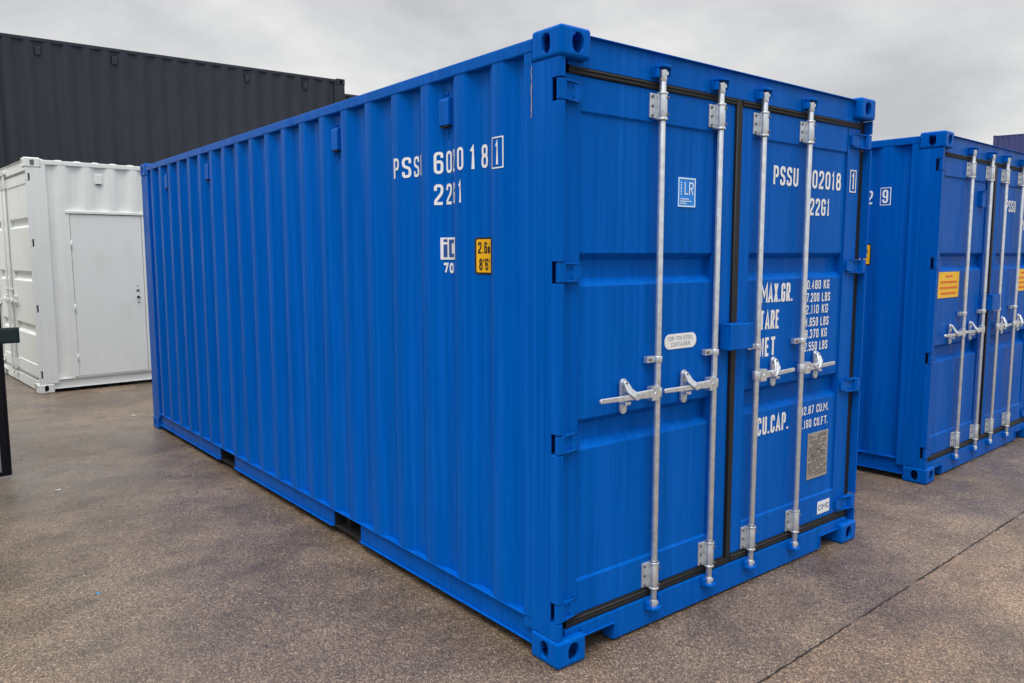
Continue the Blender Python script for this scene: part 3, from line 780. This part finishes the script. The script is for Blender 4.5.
# ------------------------------------------------------------------ white high container with a side door
HC = 2.896
CC = dict(seal=simple('painted_over_rubber', (.34, .35, .34), .6, 0, .15, 40), rods=((.800,), (1.030,)), leaves=((.068, .930, .150, .760), (.986, 2.368, 1.080, 2.250)), roof=.010, roofx=.030, mat=MAT['white'], steel=MAT['wsteel'], H=HC, zt=HC-.167, zb=.188, hz=HC-.135, sz=.142, ptop=2.600,
          recess=[(2.066, 2.185), (1.389, 1.517), (.709, .841)], slots=[(2.615, 2.705), (1.820, 1.915), (1.015, 1.108), (.190, .285)],
          pockets=[], hand=1.10, lockbox=None, pers=(.420, 1.352, .178, 2.262))
Cc, _, _, _, Crw = build_container('storage_container', 'tall white container with a plain side door, half hidden behind the large blue one', 'container', (-.7248, 11.3406, 0), -1.5159, CC, G1)
X = lambda v: W_-v
q = MB(); d0, d1, z0, z1 = CC['pers']
q.box(X(.060), X(.004), d0, d0+.040, z0, z1-.026); q.box(X(.060), X(.004), d1-.040, d1, z0, z1-.026)
q.box(X(.060), X(-.006), d0-.006, d1+.006, z1-.026, z1+.006); q.box(X(.060), X(.004), d0+.040, d1-.040, z0-.010, z0)
df = q.build('door_frame', MAT['white'], Crw, bevel=.003)
pd = MB().box(X(.050), X(.010), d0+.046, d1-.046, z0+.006, z1-.034).build('side_door', MAT['white'], Cc, bevel=.003)
q = MB()
for zc in (.42, 1.05, 1.85): q.cyl((X(.004), d0+.043, zc-.05), (X(.004), d0+.043, zc+.05), .008, n=8)
q.build('hinge', MAT['wsteel'], pd)
q = MB(); q.cyl((X(.010), 1.225, 1.165), (X(.002), 1.225, 1.165), .017, n=14); q.cyl((X(.010), 1.225, 1.165), (X(-.03), 1.225, 1.165), .009, n=8); q.cyl((X(-.022), 1.225, 1.165), (X(-.034), 1.225, 1.165), .013, n=12)
q.build('handle', MAT['black_ink'], pd)
q = MB(); q.cyl((X(.010), 1.225, 1.255), (X(.004), 1.225, 1.255), .014, n=10); q.box(X(.010), X(.006), 1.205, 1.245, 1.240, 1.252)
q.cyl((X(.010), 1.225, 1.095), (X(.004), 1.225, 1.095), .010, n=10); q.cyl((X(.010), 1.225, 1.315), (X(.005), 1.225, 1.315), .008, n=10)
q.build('lock_cylinder', MAT['bolt'], pd)

# ------------------------------------------------------------------ stacks far behind (plain sides, no doors in view)
def copy_tree(o, parent=None):
    c = o.copy(); COL.objects.link(c); c.parent = parent
    for ch in list(o.children): copy_tree(ch, c)
    return c
G2 = 'dark grey containers stacked in the back row'
CD = dict(mat=MAT['grey'], H=H20, far=True, slots=[], pockets=[(1.84, 2.20), (3.86, 4.22)])
thD = rad(87.71)
D, *_ = build_container('stacked_container', 'dark grey container high behind the white one, with four small vents under its rail', 'container', (5.477, 12.347, H20), thD, CD, G2)
for nm, loc, lab in (('stacked_container', (5.477, 12.347, 0), 'dark grey container underneath, carrying the dark grey one behind the white container'),
                     ('stacked_container', (11.92, 13.28, H20), 'dark grey container farthest back, just a sliver of roof rail beside the vented one'),
                     ('stacked_container', (11.92, 13.28, 0), 'dark grey container carrying the farthest back dark grey one')):
    c = copy_tree(D); c.location = loc; c['label'] = lab
thE = rad(14.06)
CE = dict(mat=MAT['navy'], H=HC, far=True, slots=[], pockets=[])
bx, by = 50.3, 16.98
ex_, ey_ = bx+6.058*math.sin(thE), by-6.058*math.cos(thE)
G3 = 'navy containers stacked far off'
E_, *_ = build_container('distant_container', 'navy container far off, top of a stack seen over the right blue container', 'container', (ex_, ey_, 2*HC), thE, CE, G3)
for k, lab in ((1, 'navy container in the middle of the far stack behind the right blue container'), (0, 'navy container at the foot of the far stack behind the right blue container')):
    c = copy_tree(E_); c.location = (ex_, ey_, k*HC); c['label'] = lab

# ------------------------------------------------------------------ open glazed door leaf cut by the left edge of the picture
F = thing('glazed_door', 'open black framed glazed door with a dark green latch, standing at the left edge', 'door', (-1.361, 4.765, 0), 0)
q = MB(); zb_, zt_ = .030, 2.13; wd = .95
q.box(-.066, 0, 0, .045, zb_, zt_); q.box(-wd, -wd+.050, 0, .045, zb_, zt_)
q.box(-wd+.050, -.066, 0, .045, zb_, zb_+.030); q.box(-wd+.050, -.066, 0, .045, zt_-.05, zt_)
q.box(-.020, -.013, -.006, -.0005, zb_+.01, zt_-.01)
q.build('frame', MAT['black_frame'], F, bevel=.003)
MB().box(-wd+.050, -.066, .018, .026, zb_+.030, zt_-.05).build('pane', MAT['pane'], F)
q = MB(); q.box(-.030, .110, -.022, -.0065, 1.052, 1.172); q.box(-.026, .100, -.030, -.0225, 1.062, 1.162); q.box(.080, .110, -.006, .03, 1.06, 1.16)
q.build('latch', MAT['latch'], F, bevel=.004)
q = MB()
q.box(-wd-.07, -wd-.004, -.01, .055, 0, 2.25)
q.build('hinge_post', MAT['black_frame'], F, bevel=.004)

# added unseen cabin past the left edge: shades the yard, carries the glazed door
CG = dict(mat=MAT['grey'], H=HC, far=True, slots=[], pockets=[])
build_container('added_shade_cabin', 'added unseen dark cabin past the left edge, shading the yard and carrying the glazed door', 'cabin', (-4.83, 3.75, 0), 0, CG, G1)

# litter on the wet ground
for nm, lab, p_, c_, a_ in (('paper_scrap', 'small crumpled white scrap on the wet ground between the glazed door and the blue container', (-1.144, 4.195), (.75, .75, .72), .016),
                            ('plastic_scrap', 'tiny bright blue plastic scrap lying on the tarmac at the lower left', (-1.310, 2.046), (.02, .30, .60), .009),
                            ('paper_scrap', 'tiny white scrap on the ground near the far foot of the large blue container', (-.02, 6.75), (.75, .74, .70), .016)):
    q = MB(); rq = random.Random(int(a_*1e4)+len(lab)); n = 5; vs = []
    for i in range(n+1):
        for j_ in range(n+1): vs.append(((i/n-.5)*2*a_+rq.uniform(-.002, .002), (j_/n-.5)*1.3*a_+rq.uniform(-.002, .002), .0015+rq.uniform(0, .45*a_)))
    q.add(vs, [(i*(n+1)+j_, (i+1)*(n+1)+j_, (i+1)*(n+1)+j_+1, i*(n+1)+j_+1) for i in range(n) for j_ in range(n)])
    o = q.build(nm, simple(nm, c_, .6, 0, .08, 40)); o.location = (p_[0], p_[1], 0); so_ = o.modifiers.new('thick', 'SOLIDIFY'); so_.thickness = .0008
    o['label'] = lab; o['category'] = 'scrap'
